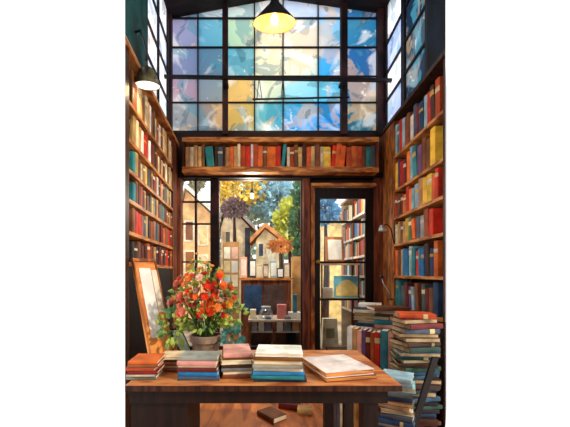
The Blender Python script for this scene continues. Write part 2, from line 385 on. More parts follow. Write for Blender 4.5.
# ---------------------------------------------------------------- upper glazing
def window_root(name):
    o = bpy.data.objects.new(name, None); COL.objects.link(o); o['kind'] = 'structure'; return o
def glass_mesh(panes, name, root, mat='tinted_glass'):
    """panes: list of (4 corner points, colour)"""
    mb = MB(); lay = mb.bm.loops.layers.float_color.new('tint')
    for pts, cc in panes:
        f = mb.quad(pts)
        for lp, c in zip(f.loops, cc): lp[lay] = (*lin(c), 1)
    o = mb.build(name, mat, root, recalc=False); return o
YG = 4.60
cols = [169, 198, 225, 254.5, 283, 318, 344.5, 380]
rows = [-6, 19, 48, 77, 103, 134]
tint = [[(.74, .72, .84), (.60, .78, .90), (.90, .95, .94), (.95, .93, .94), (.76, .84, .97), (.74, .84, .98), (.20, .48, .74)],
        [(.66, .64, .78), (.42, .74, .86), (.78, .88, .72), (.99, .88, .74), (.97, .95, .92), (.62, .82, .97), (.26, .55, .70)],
        [(.50, .55, .70), (.36, .48, .60), (.36, .66, .78), (.99, .93, .78), (.99, .95, .86), (.20, .62, .92), (.22, .40, .64)],  # pendant's warm glow painted into the middle panes, this row and above
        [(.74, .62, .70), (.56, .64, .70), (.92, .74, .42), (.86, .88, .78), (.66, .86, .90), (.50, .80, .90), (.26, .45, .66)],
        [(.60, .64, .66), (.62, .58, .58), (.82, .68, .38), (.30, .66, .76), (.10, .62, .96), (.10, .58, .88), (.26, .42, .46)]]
DENS = [.88, .84, .95, 1.0, 1.0, .95, .8]                             # darkens the tint of the outer panes
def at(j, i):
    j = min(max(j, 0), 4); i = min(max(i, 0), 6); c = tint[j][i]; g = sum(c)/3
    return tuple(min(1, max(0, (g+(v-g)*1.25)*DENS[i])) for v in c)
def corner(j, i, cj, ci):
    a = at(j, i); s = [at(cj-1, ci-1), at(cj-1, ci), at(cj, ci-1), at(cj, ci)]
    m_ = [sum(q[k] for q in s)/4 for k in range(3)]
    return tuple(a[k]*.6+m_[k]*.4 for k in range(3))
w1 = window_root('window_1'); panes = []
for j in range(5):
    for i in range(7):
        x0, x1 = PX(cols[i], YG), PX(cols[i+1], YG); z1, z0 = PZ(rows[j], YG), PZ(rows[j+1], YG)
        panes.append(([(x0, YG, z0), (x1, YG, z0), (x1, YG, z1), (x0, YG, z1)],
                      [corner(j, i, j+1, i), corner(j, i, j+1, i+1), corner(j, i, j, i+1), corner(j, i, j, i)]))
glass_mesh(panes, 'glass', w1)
mb = MB()
for i, c in enumerate(cols):
    wd = {0: 4.5, 2: 6, 6: 6.5, 7: 4}.get(i, 1.15)/F*YG/2; thick = wd > .03
    if not thick: mb.box(PX(c, YG)-wd, PX(c, YG)+wd, YG-.02, YG+.02, PZ(134, YG), PZ(-6, YG))
for c in rows[1:-1]:
    wd = .6/F*YG; mb.box(PX(169, YG), PX(380, YG), YG-.024, YG+.016, PZ(c, YG)-wd, PZ(c, YG)+wd)
mb.box(PX(169, YG), PX(380, YG), YG-.03, YG+.03, PZ(135, YG), PZ(131.5, YG))
mb.build('muntins', 'iron', w1)
for i in (0, 2, 6, 7):
    wd = {0: 4.5, 2: 5.5, 6: 6.5, 7: 7}[i]/F*4.5/2; c = PX(cols[i]+(1.5 if i == 7 else 0), 4.5)
    MB().box(c-wd, c+wd, 4.5, 4.58, PZ(136, 4.5)+.03, 5.12).build('post', 'iron_rust', w1)
# side windows over the bookcases
def side_window(name, fr, smax, s0, s1, ns, z0, z1, d, zs, colf, posts, mat='tinted_glass'):
    r = window_root(name); ps = []; m_ = MB()
    for a in range(ns):
        for b in range(len(zs)-1):
            sa, sb = s0+(s1-s0)*a/ns, s0+(s1-s0)*(a+1)/ns
            ps.append(([fr(sb, d, zs[b]), fr(sa, d, zs[b]), fr(sa, d, zs[b+1]), fr(sb, d, zs[b+1])], [colf(a, b)]*4))
    glass_mesh(ps, 'glass', r, mat)
    for a in range(ns+1):
        s = s0+(s1-s0)*a/ns; wd = .05 if a in posts else .014
        slab(m_, fr, smax, s-wd if s-wd > 0 else s, s+wd, d-.025, d+.02, z0, z1)
    for z in zs[1:-1]: slab(m_, fr, smax, s0, s1, d-.02, d+.015, z-.014, z+.014)
    m_.build('muntins', 'iron', r)
ZS = [L_TOP+.046, 3.32, 3.72, 4.09, 4.49, 4.93]
side_window('window_2', Lp, Lmax, .03, 1.07, 2, ZS[0], 4.93, LW+.03, ZS, lambda a, b: [(.90, .88, .93), (.86, .88, .93), (.93, .90, .92), (.80, .82, .90), (.92, .90, .94)][(a*2+b) % 5], (0, 2))
ZR = [R_TOP+.046, 3.72, 4.09, 4.49, 5.0]
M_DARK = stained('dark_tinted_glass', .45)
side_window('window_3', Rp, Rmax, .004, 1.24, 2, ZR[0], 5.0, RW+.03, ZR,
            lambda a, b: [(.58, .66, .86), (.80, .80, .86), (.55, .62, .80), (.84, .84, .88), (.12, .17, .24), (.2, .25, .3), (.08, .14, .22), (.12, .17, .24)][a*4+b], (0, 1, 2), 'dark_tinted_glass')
# tie beam across the glazing and the small hanging rail
tb = thing('tie_beam', 'long thin black iron beam crossing in front of the tall glazing', 'beam', (PX(280, 4.3), 4.3, PZ(78, 4.3)))
child(MB().hexa([(PX(154, 4.28), 4.28, PZ(76.6, 4.28)), (PX(396, 4.28), 4.28, PZ(80.6, 4.28)), (PX(396, 4.28), 4.33, PZ(80.6, 4.28)), (PX(154, 4.28), 4.33, PZ(76.6, 4.28)),
                 (PX(154, 4.28), 4.28, PZ(74.2, 4.28)), (PX(396, 4.28), 4.28, PZ(78.2, 4.28)), (PX(396, 4.28), 4.33, PZ(78.2, 4.28)), (PX(154, 4.28), 4.33, PZ(74.2, 4.28))]), 'beam', 'iron', tb)
for px in (225, 344.5):
    child(MB().box(PX(px, 4.28)-.03, PX(px, 4.28)+.03, 4.335, 4.49, PZ(78, 4.28)-.02, PZ(78, 4.28)+.02), 'bracket', 'iron', tb)
hr = thing('hanging_rail', 'short black rail hung on thin rods below the iron beam', 'rail', (PX(300, 4.26), 4.26, PZ(98, 4.26)))
child(MB().tube([P(252.5, 99.3, 4.26), P(349, 97.2, 4.26)], .012), 'rail', 'iron', hr)
for a, b in ((257, 259), (262, 259), (281, 283), (285, 283), (341, 343)):
    child(MB().tube([P(a, 98.8, 4.26), P(b, 77.6, 4.265)], .005, 6), 'rod', 'iron', hr)
# ---------------------------------------------------------------- lower window
w4 = window_root('window_4'); mb = MB()
YW = 4.57
def wb(px0, px1, py0, py1, y0=4.545, y1=4.6): mb.box(PX(px0, YW), PX(px1, YW), y0, y1, PZ(py1, YW), PZ(py0, YW))
ZBOT = CY+(H-.345)/YW*F
wb(180.8, 302.8, 178.6, 180.6); wb(180.8, 182.6, 180.6, ZBOT); wb(211, 219.6, 180.6, ZBOT, 4.5, 4.62); wb(300.8, 302.8, 180.6, ZBOT); wb(182.6, 211, ZBOT-3, ZBOT); wb(219.6, 300.8, ZBOT-3, ZBOT)
wb(195, 197, 180.6, ZBOT-3)
for y in (202, 224, 262, 300): wb(182.6, 195, y-.7, y+.7); wb(197, 211, y-.7, y+.7)
mb.build('window_frame', 'iron_rust', w4)
g = MB(); g.box(PX(181.5, YW), PX(211, YW), 4.568, 4.574, .36, PZ(179.5, YW)); g.box(PX(219.6, YW), PX(302, YW), 4.568, 4.574, .36, PZ(179.5, YW))
g.build('glass', 'window_glass', w4)
# timber trim: sill, lintel beam, posts, header
struct(MB().box(PX(163, 4.5), PX(390, 4.5), 4.46, 4.555, PZ(177.8, 4.46), PZ(172.6, 4.46)).build('trim_1', 'walnut_black'))
struct(MB().box(PX(303.2, 4.48), PX(310.2, 4.48), 4.48, 4.555, 0, PZ(178.2, 4.48)).build('trim_2', 'redwood'))
struct(MB().box(PX(174, 4.44), PX(180.6, 4.44), 4.44, 4.555, 0, PZ(178.2, 4.46)).build('trim_3', 'redwood'))
struct(MB().box(PX(374.5, 4.46), PX(384.5, 4.46), 4.46, 4.555, 0, PZ(178.2, 4.46)).build('trim_4', 'redwood'))
struct(MB().box(PX(180.8, 4.5), PX(302.9, 4.5), 4.44, 4.555, .3, .345).build('trim_5', 'walnut'))
# ---------------------------------------------------------------- door
d1 = window_root('door_1'); YD = 4.5
def db(mb, px0, px1, py0, py1, y0, y1): return mb.box(PX(px0, YD), PX(px1, YD), y0, y1, PZ(py1, YD), PZ(py0, YD))
FL = CY+H/YD*F
db(MB(), 310.4, 314.2, 187.5, FL, 4.45, 4.56).build('jamb', 'oak', d1)
db(MB(), 310.4, 374.4, 184.4, 187.4, 4.42, 4.56).build('header', 'oak_board', d1)
lf = MB()
db(lf, 314.4, 320.2, 188, FL-.5, 4.5, 4.55); db(lf, 365.6, 374.3, 188, FL-.5, 4.5, 4.55); db(lf, 320.2, 365.6, 188, 198.4, 4.5, 4.55); db(lf, 320.2, 365.6, 356, FL-.5, 4.5, 4.55)
for y in (221.8, 262.3, 299.5): db(lf, 320.2, 365.6, y-1, y+1, 4.505, 4.545)
leaf = lf.build('door_leaf', 'walnut_black', d1)
db(MB(), 319.8, 366, 198, 357, 4.522, 4.528).build('glass', 'window_glass', d1)
kb = MB(); c = P(317.6, 262, 4.47)
kb.tube([c, c+Vector((0, -.012, 0)), c+Vector((0, -.03, 0)), c+Vector((0, -.04, 0))], [.012, .026, .026, .012], 14); kb.tube([c+Vector((0, .03, 0)), c], .009, 8)
kb.build('door_knob', 'brass', d1, smooth=True)
# ---------------------------------------------------------------- table
TZ = .75; YF = 1.915; YK = 2.79
XL, XR = PX(125.3, YF), PX(402, YF)
tab = thing('table', 'long wooden reading table with orange-brown top and dark apron', 'table', ((XL+XR)/2, (YF+YK)/2, 0))
tp = MB().box(XL, XR, YF, YK, TZ-.035, TZ); child(tp, 'tabletop', 'table_wood', tab, bevel=.004)
child(MB().box(XL+.012, XR-.07, YF+.03, YF+.055, .632, TZ-.036), 'apron', 'walnut_black', tab)
child(MB().box(XR-.11, XR-.085, YF+.056, YK-.04, .632, TZ-.036), 'apron', 'walnut_black', tab)
child(MB().box(XL+.012, XR-.111, YK-.06, YK-.035, .632, TZ-.036), 'apron', 'walnut_black', tab)
pd = child(MB().box(XL+.012, PX(187, YF+.06), YF+.057, YF+.5, .02, TZ-.036), 'pedestal', 'walnut_black', tab)
child(MB().box(XL, XR, YF-.006, YF-.0005, TZ-.036, TZ-.004), 'edge_trim', 'walnut', tab)
for (px0, px1, Y) in ((364, 379, 1.95), (345, 354, 2.45), (325, 334, 2.68)):
    child(MB().box(PX(px0, Y), PX(px1, Y), Y+.01, Y+.01+(px1-px0)/F*Y, 0, .631 if Y < 2 else TZ-.036), 'leg', 'walnut_black', tab)
# ---------------------------------------------------------------- books on the table
def stack(name_where, px0, px1, ybase, Y, items, base=TZ, rz=0, group=None, dep=.2, k=1.0, jx=.008, jr=.05):
    """items from the bottom: (colour, thickness, width scale, spine towards viewer?, band)"""
    z = base+.0005; n = len(items)
    for i, it in enumerate(items):
        cn, t, ws, sp = it[:4]; t *= k; w = (px1-px0)/F*Y*ws; d = dep*R.uniform(.92, 1.04)
        loc = (PX((px0+px1)/2, Y)+R.uniform(-jx, jx), Y+dep/2+R.uniform(-.008, .008), z)
        pos = 'topmost' if i == n-1 else 'bottom' if i == 0 else f'{ORD[n-i]} from the top'
        book(t, w, d, cn, loc, rz+R.uniform(-jr, jr)+(0 if sp else PI), lying=True, bt=.004,
             label=f'{cn} book, {pos} in the {name_where}', group=group or f'books in the {name_where}', band='#d8c08a' if len(it) > 4 else None)
        z += t+.0006
    return z
stack('leftmost stack on the table', 126, 156, 0, 2.0, [('grey', .028, .98, 1), ('cream', .012, .95, 0), ('maroon', .022, 1, 1), ('rust', .026, .98, 1), ('brown', .022, 1, 1), ('orange', .022, .97, 1)], dep=.21, k=.83)
stack('short cream-topped stack, second on the table', 159, 184, 0, 2.17, [('brown', .026, 1.0, 1), ('tan', .026, .98, 0), ('brown', .03, 1.0, 1), ('dark brown', .024, .96, 1), ('cream', .024, 1, 0)], dep=.18, k=.72)
stack('stack in front of the flower pot', 178, 219, 0, 1.99, [('slate', .03, 1.02, 1), ('blue', .036, .98, 1), ('maroon', .032, .98, 1), ('cream', .014, .93, 0), ('pink', .036, .96, 1), ('grey-green', .034, .93, 1)], dep=.16, rz=-.04, k=.78)
stack('pink-topped stack right of the pot', 219, 250, 0, 2.04, [('brown', .03, 1, 1), ('tan', .026, 1, 0), ('grey', .024, .98, 1), ('dark brown', .026, 1.0, 1), ('cream', .034, .98, 0), ('brown', .02, 1, 1), ('pink', .036, .93, 1)], dep=.27, rz=.1, k=.76)
stack('tall white-topped stack at table centre', 253, 306, 0, 1.96, [('navy', .024, 1, 1), ('teal', .026, 1.0, 1), ('blue', .03, .97, 1), ('cream', .026, .94, 0), ('grey', .024, .95, 1), ('yellow', .032, .92, 0), ('brown', .032, .93, 1), ('white', .028, .9, 0)], dep=.25, rz=-.06, k=.75)
# big pale book lying open-cover on a brown one at the right
def lay(label, col, cx, cy, z, w, d, t, rz, band=None, pages='paper'):
    return book(t, w, d, col, (cx, cy, z), rz, lying=True, bt=.004, label=label, group=None, band=band, pages=pages)
bxx, byy = .515, 2.17
lay('large brown book lying under the big white book', 'brown', bxx+.01, byy+.005, TZ+.0006, .335, .375, .026, .22+PI, pages='oak_board')
lay('large white book at the table\'s right end, topmost of two', 'white', bxx-.005, byy, TZ+.0275, .325, .37, .034, .26+PI, pages='oak_board')
lay('flat white pamphlet between the tall stack and the big book', 'white', PX(311, 2.4), 2.42, TZ+.0006, .17, .12, .012, .1)
# ---------------------------------------------------------------- potted flowers
YP = 2.5
pp = thing('flower_pot', 'round clay pot of red and orange flowers on the table', 'potted flowers', (PX(206, YP), YP, TZ+.0005))
z328 = PZ(328, YP)-TZ
ph = .185; rr = .118
MB().lathe([(.001, 0), (.08, 0), (.088, .01), (.108, ph-.05), (.122, ph-.05), (.125, ph-.005), (.12, ph), (.108, ph), (.104, ph-.03), (.001, ph-.03)], 30).build('pot', 'clay', pp, smooth=False)
MB().lathe([(.001, ph-.03), (.103, ph-.03), (.103, ph-.02), (.001, ph-.012)], 24).build('soil', 'soil', pp)
sm = MB()
rf = random.Random(3)
blooms = []
for k in range(92):
    while True:
        u, v, w_ = rf.uniform(-1, 1), rf.uniform(-1, 1), rf.uniform(-1, 1)
        if u*u+v*v+w_*w_ < 1 and w_ > -.75 and v < .55: break
    p = Vector((u*.27, v*.17-.03, .48+w_*.21)); blooms.append(p)
blooms += [Vector((-.09, -.02, .74)), Vector((-.06, -.03, .79)), Vector((.0, -.02, .72)), Vector((-.03, -.05, .68)), Vector((.12, -.02, .66)), Vector((-.12, -.03, .7)), Vector((.05, -.02, .7))]
for p in blooms[::2]:
    sm.tube([(p.x*.15, p.y*.15, ph-.03), (p.x*.5, p.y*.5, ph+.1+.1*abs(p.x)), tuple(p)], [.004, .003, .002], 5)
sm.build('stems', 'stem', pp)
def flower_mesh():
    b = MB(); n = 7
    for ring, (rad, lift, cnt) in enumerate(((.042, .004, 7), (.028, .016, 6))):
        for k in range(cnt):
            a = 2*PI*k/cnt+ring*.4; ca, sa = math.cos(a), math.sin(a)
            def q(r_, s_, z): return (ca*r_-sa*s_, sa*r_+ca*s_, z)
            vs = [b.bm.verts.new(q(*t_)) for t_ in ((.003, 0, .006), (rad*.55, -rad*.36, lift+.004), (rad*.95, -rad*.25, lift+.012), (rad*1.05, 0, lift+.012), (rad*.95, rad*.25, lift+.012), (rad*.55, rad*.36, lift+.004), (rad*.55, 0, lift-.003))]
            for i in range(1, 5): b.bm.faces.new([vs[6], vs[i], vs[i+1]])
            b.bm.faces.new([vs[0], vs[1], vs[6]]); b.bm.faces.new([vs[0], vs[6], vs[5]])
    b.lathe([(.001, .01), (.009, .014), (.007, .022), (.001, .024)], 8)
    return b.mesh('blossom', recalc=False)
FM = flower_mesh(); FM.materials.append(M['petal'])
for i, p in enumerate(blooms):
    o = bpy.data.objects.new('blossom', FM); COL.objects.link(o); o.parent = pp
    o.location = p+Vector((0, -.01, 0)); dirv = Vector((p.x*1.2, p.y-.16, (p.z-.36)*.9)).normalized()
    o.rotation_euler = dirv.to_track_quat('Z', 'Y').to_euler(); s_ = rf.uniform(.42, .85); 
    if p.z > .64: s_ *= .7
    o.scale = (s_,)*3
    if p.z > .64: c = rf.choice(['#e9a83a', '#e2b44a', '#d98a3a'])
    elif p.x > .16: c = rf.choice(['#d8762e', '#d9993a', '#c94f2a', '#e08a78'])
    elif p.x < -.14 and p.z > .42: c = rf.choice(['#d98c84', '#c95240', '#e07a5a'])
    else: c = rf.choice(['#ea4420', '#f05a24', '#f0742c', '#d83422', '#f29040', '#ec8a6a', '#f4c4b0', '#d04a40'])
    o.color = (*lin(c), 1)
def leaf_blob(b, c, n, L_, rr_, spread):
    for k in range(n):
        d = Vector((rr_.gauss(0, 1), rr_.gauss(0, 1), rr_.gauss(0, 1))).normalized()
        p = Vector(c)+Vector((d.x*spread[0], d.y*spread[1], d.z*spread[2]))*rr_.uniform(.45, 1)
        ax = (d+Vector((rr_.uniform(-.6, .6), rr_.uniform(-.8, .2), rr_.uniform(-.5, .5)))).normalized(); sd = ax.cross(Vector((rr_.uniform(-.4, .4), -1, rr_.uniform(-.4, .4)))).normalized()
        l = L_*rr_.uniform(.7, 1.3); nrm = ax.cross(sd)
        q = [p, p+ax*l*.4+sd*l*.34, p+ax*l, p+ax*l*.4-sd*l*.34]; mid = p+ax*l*.42-nrm*l*.08
        v = [b.bm.verts.new(x_) for x_ in q]+[b.bm.verts.new(mid)]
        for i in range(4): b.bm.faces.new([v[i], v[(i+1) % 4], v[4]])
b = MB(); rl = random.Random(5)
leaf_blob(b, (-.02, .0, .28), 110, .05, rl, (.2, .13, .08)); leaf_blob(b, (-.26, -.02, .25), 60, .055, rl, (.08, .08, .15)); leaf_blob(b, (0, .0, .47), 280, .042, rl, (.27, .18, .2))
leaf_blob(b, (.2, 0, .34), 45, .05, rl, (.1, .08, .14)); leaf_blob(b, (-.02, 0, .66), 30, .035, rl, (.12, .06, .1))
o = b.build('foliage', 'leaf', pp, recalc=False); o['kind'] = 'stuff'
b = MB(); leaf_blob(b, (.2, -.04, .16), 60, .05, rl, (.09, .07, .08)); o = b.build('foliage', 'leaf_teal', pp, recalc=False); o['kind'] = 'stuff'; o['label'] = 'blue-green trailing leaves at the right of the pot'
# ---------------------------------------------------------------- drawing board, papers and small print at the left
def plate(p0, u, v, t, back=None):
    p0, u, v = Vector(p0), Vector(u), Vector(v); n_ = u.cross(v).normalized()*t
    return [p0-n_, p0+u-n_, p0+u+v-n_, p0+v-n_, p0, p0+u, p0+u+v, p0+v]
B0 = Vector((PX(150.5, 2.42), 2.42, TZ+.004)); B1 = Vector((PX(174, 2.58), 2.58, TZ+.004))
u = B1-B0; un = u.normalized()
side = Vector((-un.y, un.x, 0))            # horizontal, pointing left/away
v = (Vector((0, 0, 1))*.76+side*.26)
u = B1-B0
dbd = thing('drawing_board', 'orange wooden drawing board leaning at the table\'s left end', 'drawing board', B0)
nrm = un.cross(v).normalized()
if nrm.x < 0: nrm = -nrm
def onb(a, b_, h_=0): return B0+u*a+v*b_+nrm*h_
def panel(mb, a0, a1, b0, b1, h0, h1): return mb.hexa([onb(a0, b0, h0), onb(a1, b0, h0), onb(a1, b1, h0), onb(a0, b1, h0), onb(a0, b0, h1), onb(a1, b0, h1), onb(a1, b1, h1), onb(a0, b1, h1)])
child(panel(MB(), 0, 1, 0, 1, -.018, 0), 'board', 'board_orange', dbd)
fr_ = MB(); panel(fr_, 0, .05, 0, 1, .0005, .012); panel(fr_, .95, 1, 0, 1, .0005, .012); panel(fr_, .05, .95, .97, 1, .0005, .012)
child(fr_, 'rim', 'oak', dbd)
child(panel(MB(), 0, 1, 0, .035, .0005, .03), 'ledge', 'oak', dbd)
st = MB(); st.tube([onb(.5, .85, -.02), Vector((onb(.5, .5).x-.0, onb(.5, .5).y+.2, TZ+.01))], .012, 8); child(st, 'prop_leg', 'walnut_black', dbd)
tag(panel(MB(), .2, .68, .2, .9, .002, .006).build('paper_sheet', 'paper_white'), 'large white paper sheet resting on the orange drawing board', 'paper')
tag(panel(MB(), .71, .95, .44, .88, .002, .006).build('paper_sheet', 'paper'), 'narrow cream paper strip on the drawing board beside the large sheet', 'paper')
q0 = P(181, 350.5, 2.6); q0.z = TZ+.001
sp = thing('small_print', 'small framed green leaf print propped between board and flower pot', 'picture', q0)
uu = Vector((.09, .035, 0)); vv = Vector((-.11, .06, .2))
B0, u, v = q0, uu, vv; nrm = uu.cross(vv).normalized()
if nrm.y > 0: nrm = -nrm
child(panel(MB(), 0, 1, 0, 1, -.01, 0), 'frame', 'walnut_black', sp)
child(panel(MB(), .1, .9, .07, .93, .0005, .002), 'print', mottled('print_green', '#bcd3c0', '#6fa08a', .7, 9), sp)
for a, b_, s_ in ((.45, .7, .2), (.6, .5, .22), (.4, .35, .18)):
    m_ = MB(); c_ = [onb(a, b_-s_*.6, .003), onb(a+s_, b_, .003), onb(a, b_+s_*.6, .003), onb(a-s_, b_, .003)]; m_.quad(c_); child(m_, 'printed_leaf', 'leaf', sp)
# ---------------------------------------------------------------- right: bench, upright books, piles
bn = thing('bench', 'low dark bench under the row of upright books by the right bookcase', 'bench', (1.14, 3.5, 0))
BZ = .46
child(MB().box(.86, 1.60, 3.06, 4.2, BZ-.04, BZ), 'seat', 'walnut', bn)
for xx in (.9, 1.52):
    for yy in (3.08, 4.1): child(MB().box(xx, xx+.05, yy, yy+.05, 0, BZ-.041), 'leg', 'walnut_black', bn)
upr = [('white', 6, 44), ('tan', 5.5, 43), ('pink', 5, 41), ('purple', 4.5, 42), ('maroon', 5, 41), ('rust', 4.5, 40), ('red', 6, 41), ('teal', 8, 43), ('pink', 6, 42)]
pos = Vector((PX(347, 3.34), 3.34)); e = Vector((PX(394, 3.12), 3.12))-pos; dirr = e.normalized(); ang = math.atan2(dirr.y, dirr.x)
tot = sum(w_ for _, w_, _ in upr); acc = 0
for i, (cn, w_, h_) in enumerate(upr):
    t = w_/tot*e.length*.97; c = pos+dirr*(acc+t/2); acc += e.length*w_/tot; d = .17
    nrm2 = Vector((-dirr.y, dirr.x)); c = c+nrm2*d/2
    book(t, h_/F*3.2*.92, d, cn, (c.x, c.y, BZ+.0006), ang, label=f'{cn} book standing upright, {ORD[i+1]} from the left beyond the table', group='upright books on the bench',
         band='#d8c08a' if i in (4, 6) else None)
pc = list(COLN)
mottled('pile_paper', '#c8b088', '#8f7650', .8, 8)  # darker, browner page tone for the piles
def pile(where, cx, cy, base, top, w, d, cols_, rz, jr=.18, trange=(.028, .045)):
    z = base+.0006; its = []
    while True:
        t = R.uniform(*trange)
        if z+sum(k[0] for k in its)+t > top and its: break
        its.append((t, R.choice(cols_)))
    n = len(its)
    if isinstance(cols_, tuple): pass
    for i, (t, cn) in enumerate(its):
        if i == n-1 and where in TOPC: cn = TOPC[where]
        pos_ = 'topmost' if i == n-1 else 'bottom' if i == 0 else f'{ORD[n-i]} from the top'
        sp_ = R.random() < .66
        book(t, w*R.uniform(.84, 1), d*R.uniform(.86, 1), cn, (cx+R.uniform(-.015, .015), cy+R.uniform(-.015, .015), z), rz+R.uniform(-jr, jr)+(0 if sp_ else PI),
             lying=True, bt=.004, label=f'{cn} book, {pos_} in the {where}', group=f'books in the {where}', band='#d8c08a' if R.random() < .2 else None, pages='pile_paper')
        z += t+.0006
    return z
warm = ['tan', 'brown', 'rust', 'brown', 'dark brown', 'maroon', 'slate', 'pink', 'dark brown', 'grey', 'navy', 'rust', 'black']
TOPC = {'far pile beside the bookcase': 'white', 'middle pile by the right bookcase': 'white', 'tall near pile at the right edge': 'rust', 'low pile beside the table leg': 'pale blue'}
pile('far pile beside the bookcase', 1.33, 3.95, BZ, PZ(302, 3.95), .3, .24, ['white', 'pale blue', 'slate', 'tan', 'navy', 'white', 'maroon', 'teal'], -.5)
z2 = pile('middle pile by the right bookcase', 1.43, 3.62, BZ, PZ(308, 3.62), .3, .22, warm+['pink', 'teal', 'yellow'], -.35)
lay('wide brown book lying crosswise on the middle pile', 'brown', 1.42, 3.62, z2, .38, .24, .036, .03)
pile('tall near pile at the right edge', 1.365, 2.88, 0, PZ(315, 2.86), .33, .26, ['brown', 'dark brown', 'maroon', 'black', 'rust', 'navy', 'slate', 'dark brown', 'dark green'], .06, .3)  # shadow on the lower pile put into these darker cover colours
pile('low pile beside the table leg', 1.1, 2.62, 0, PZ(375, 2.62), .27, .22, ['pale blue', 'slate', 'navy', 'tan', 'cream', 'brown', 'grey'], -.5, .12)
pl = thing('plank', 'dark reddish plank leaning against the pile at bottom right', 'plank', (1.3, 2.56, .0))
rchild(MB().hexa([(1.1, 2.52, .002), (1.15, 2.52, .002), (1.15, 2.545, .002), (1.1, 2.545, .002), (1.41, 2.66, .72), (1.46, 2.66, .72), (1.46, 2.685, .72), (1.41, 2.685, .72)]), 'board', 'walnut_black', pl)
# under the table
for (cn, cx, cy, rz, w_, d_, t_, lb) in (('brown', PX(272, 3.2), 3.2, -.9, .24, .17, .05, 'brown book lying on the floor under the table centre'),
                                        ('maroon', PX(291, 3.4), 3.45, -.3, .22, .16, .055, 'maroon book on the floor under the table, middle one'),
                                        ('tan', PX(304, 3.35), 3.3, -.2, .14, .1, .06, 'small tan book on the floor under the table')):
    lay(lb, cn, cx, cy, .0006, w_, d_, t_, rz)
for i, (cn, px) in enumerate((('slate', 337.5), ('cream', 341), ('tan', 357), ('blue', 360.5))):
    book(.026, .3, .2, cn, (PX(px, 2.85), 2.94, .0006), .0, label=f'{cn} book standing on the floor behind the table legs', group='books behind the table legs')
# ---------------------------------------------------------------- lamps
pen = thing('pendant_lamp', 'black cone pendant lamp glowing orange inside, hung above the room', 'lamp', P(274.5, 24, 3.4))
Rr = 21.5/F*3.4
tilt = Matrix.Rotation(math.radians(14), 4, 'X')
def tl(mb):
    bmesh.ops.transform(mb.bm, matrix=tilt, verts=mb.bm.verts); return mb
tl(MB().lathe([(Rr, 0), (Rr*1.005, .008), (.05, .18), (.035, .23), (.022, .245), (.001, .246)], 36, caps=False)).build('shade', 'lamp_black', pen, smooth=True)
tl(MB().lathe([(Rr*.985, .003), (.046, .172), (.001, .18)], 36, caps=False)).build('shade_lining', 'lamp_inside', pen, smooth=True)
tl(MB().lathe([(.001, -.01), (.03, 0), (.042, .03), (.036, .06), (.018, .09), (.016, .13), (.001, .13)], 20)).build('bulb', 'bulb_warm', pen, smooth=True)
tp_ = tilt @ Vector((0, 0, .24))
MB().tube([tp_, tp_+Vector((.0, .01, .12)), Vector((.01, .06, 5.2-pen.location.z))], [.02, .016, .014], 10).build('stem', 'lamp_black', pen)
MB().tube([(.01, -.02, .06), (.03, -.06, .0), (.05, -.05, -.1), (.055, -.04, -.17)], .003, 6).build('pull_cord', 'iron', pen)
l = bpy.data.lights.new('pendant_light', 'POINT'); l.energy = 10; l.color = (1, .84, .6); l.shadow_soft_size = .05
lo = bpy.data.objects.new('pendant_light', l); COL.objects.link(lo); lo.location = pen.location+tilt@Vector((0, 0, -.05))
Y2 = 2.78; lp = P(147.5, 86, Y2)
wl_ = thing('wall_lamp', 'dark bronze lamp with white disc hanging above the left bookcase', 'lamp', lp)
r2 = 12.2/F*Y2
ti = Matrix.Rotation(math.radians(9), 4, 'X')
def t2(mb): bmesh.ops.transform(mb.bm, matrix=ti, verts=mb.bm.verts); return mb
t2(MB().lathe([(r2, 0), (r2*1.01, .008), (r2*.93, .04), (r2*.8, .08), (r2*.6, .118), (r2*.34, .145), (r2*.14, .155), (r2*.12, .19), (.001, .195)], 28, caps=False)).build('shade', 'lamp_bronze', wl_, smooth=True)
t2(MB().lathe([(.001, .0), (r2*.97, .004), (r2*.97, .01), (.001, .012)], 28)).build('light_disc', 'bulb_disc', wl_, smooth=True)
a0 = ti @ Vector((0, 0, .19)); tgt = Lp(1.45, LW, 3.62)-lp
MB().tube([a0, a0+Vector((0, .0, .09)), a0+Vector((-.03, .01, .2)), Vector((tgt.x+.05, tgt.y, tgt.z+.02)), tgt], .009, 8).build('arm', 'lamp_black', wl_, smooth=True)
l = bpy.data.lights.new('wall_lamp_light', 'SPOT'); l.energy = 5; l.color = (1, .75, .42); l.spot_size = 2.4; l.shadow_soft_size = .06
lo = bpy.data.objects.new('wall_lamp_light', l); COL.objects.link(lo); lo.location = lp+Vector((0, 0, -.03))
c1 = P(382.5, 229, 4.0)
cl = thing('clip_lamp', 'small white clip lamp on black arm by the right bookcase corner', 'lamp', c1)
MB().lathe([(.001, .05), (.018, .048), (.026, .035), (.045, -.0), (.05, -.03), (.046, -.03), (.04, 0), (.001, .03)], 20).build('shade', 'chrome', cl, smooth=True)
e_ = Rp(.47, -.008, PZ(243, 4.03))-c1
MB().tube([(0.01, 0, .045), (.05, 0, .06), (.1, -.01, .0), tuple(e_)], .008, 7).build('arm', 'lamp_black', cl, smooth=True)
c2 = P(381.5, 285, 3.95)
c2l = thing('reading_lamp', 'small dark lamp arm above the far book pile in the right corner', 'lamp', P(391, 296, 3.9))
b0 = c2l.location
MB().tube([(0.0, 0, -.03), P(389, 292, 3.92)-b0, P(383.5, 284, 3.95)-b0, P(381.5, 276, 3.96)-b0], .007, 7).build('arm', 'chrome', c2l, smooth=True)
MB().lathe([(.001, .015), (.014, .012), (.022, -.005), (.026, -.022), (.001, -.015)], 16, off=P(381.5, 276, 3.96)-b0).build('shade', 'lamp_black', c2l, smooth=True)
MB().lathe([(.001, -.045), (.03, -.045), (.03, -.03), (.001, -.028)], 14).build('base', 'lamp_black', c2l)
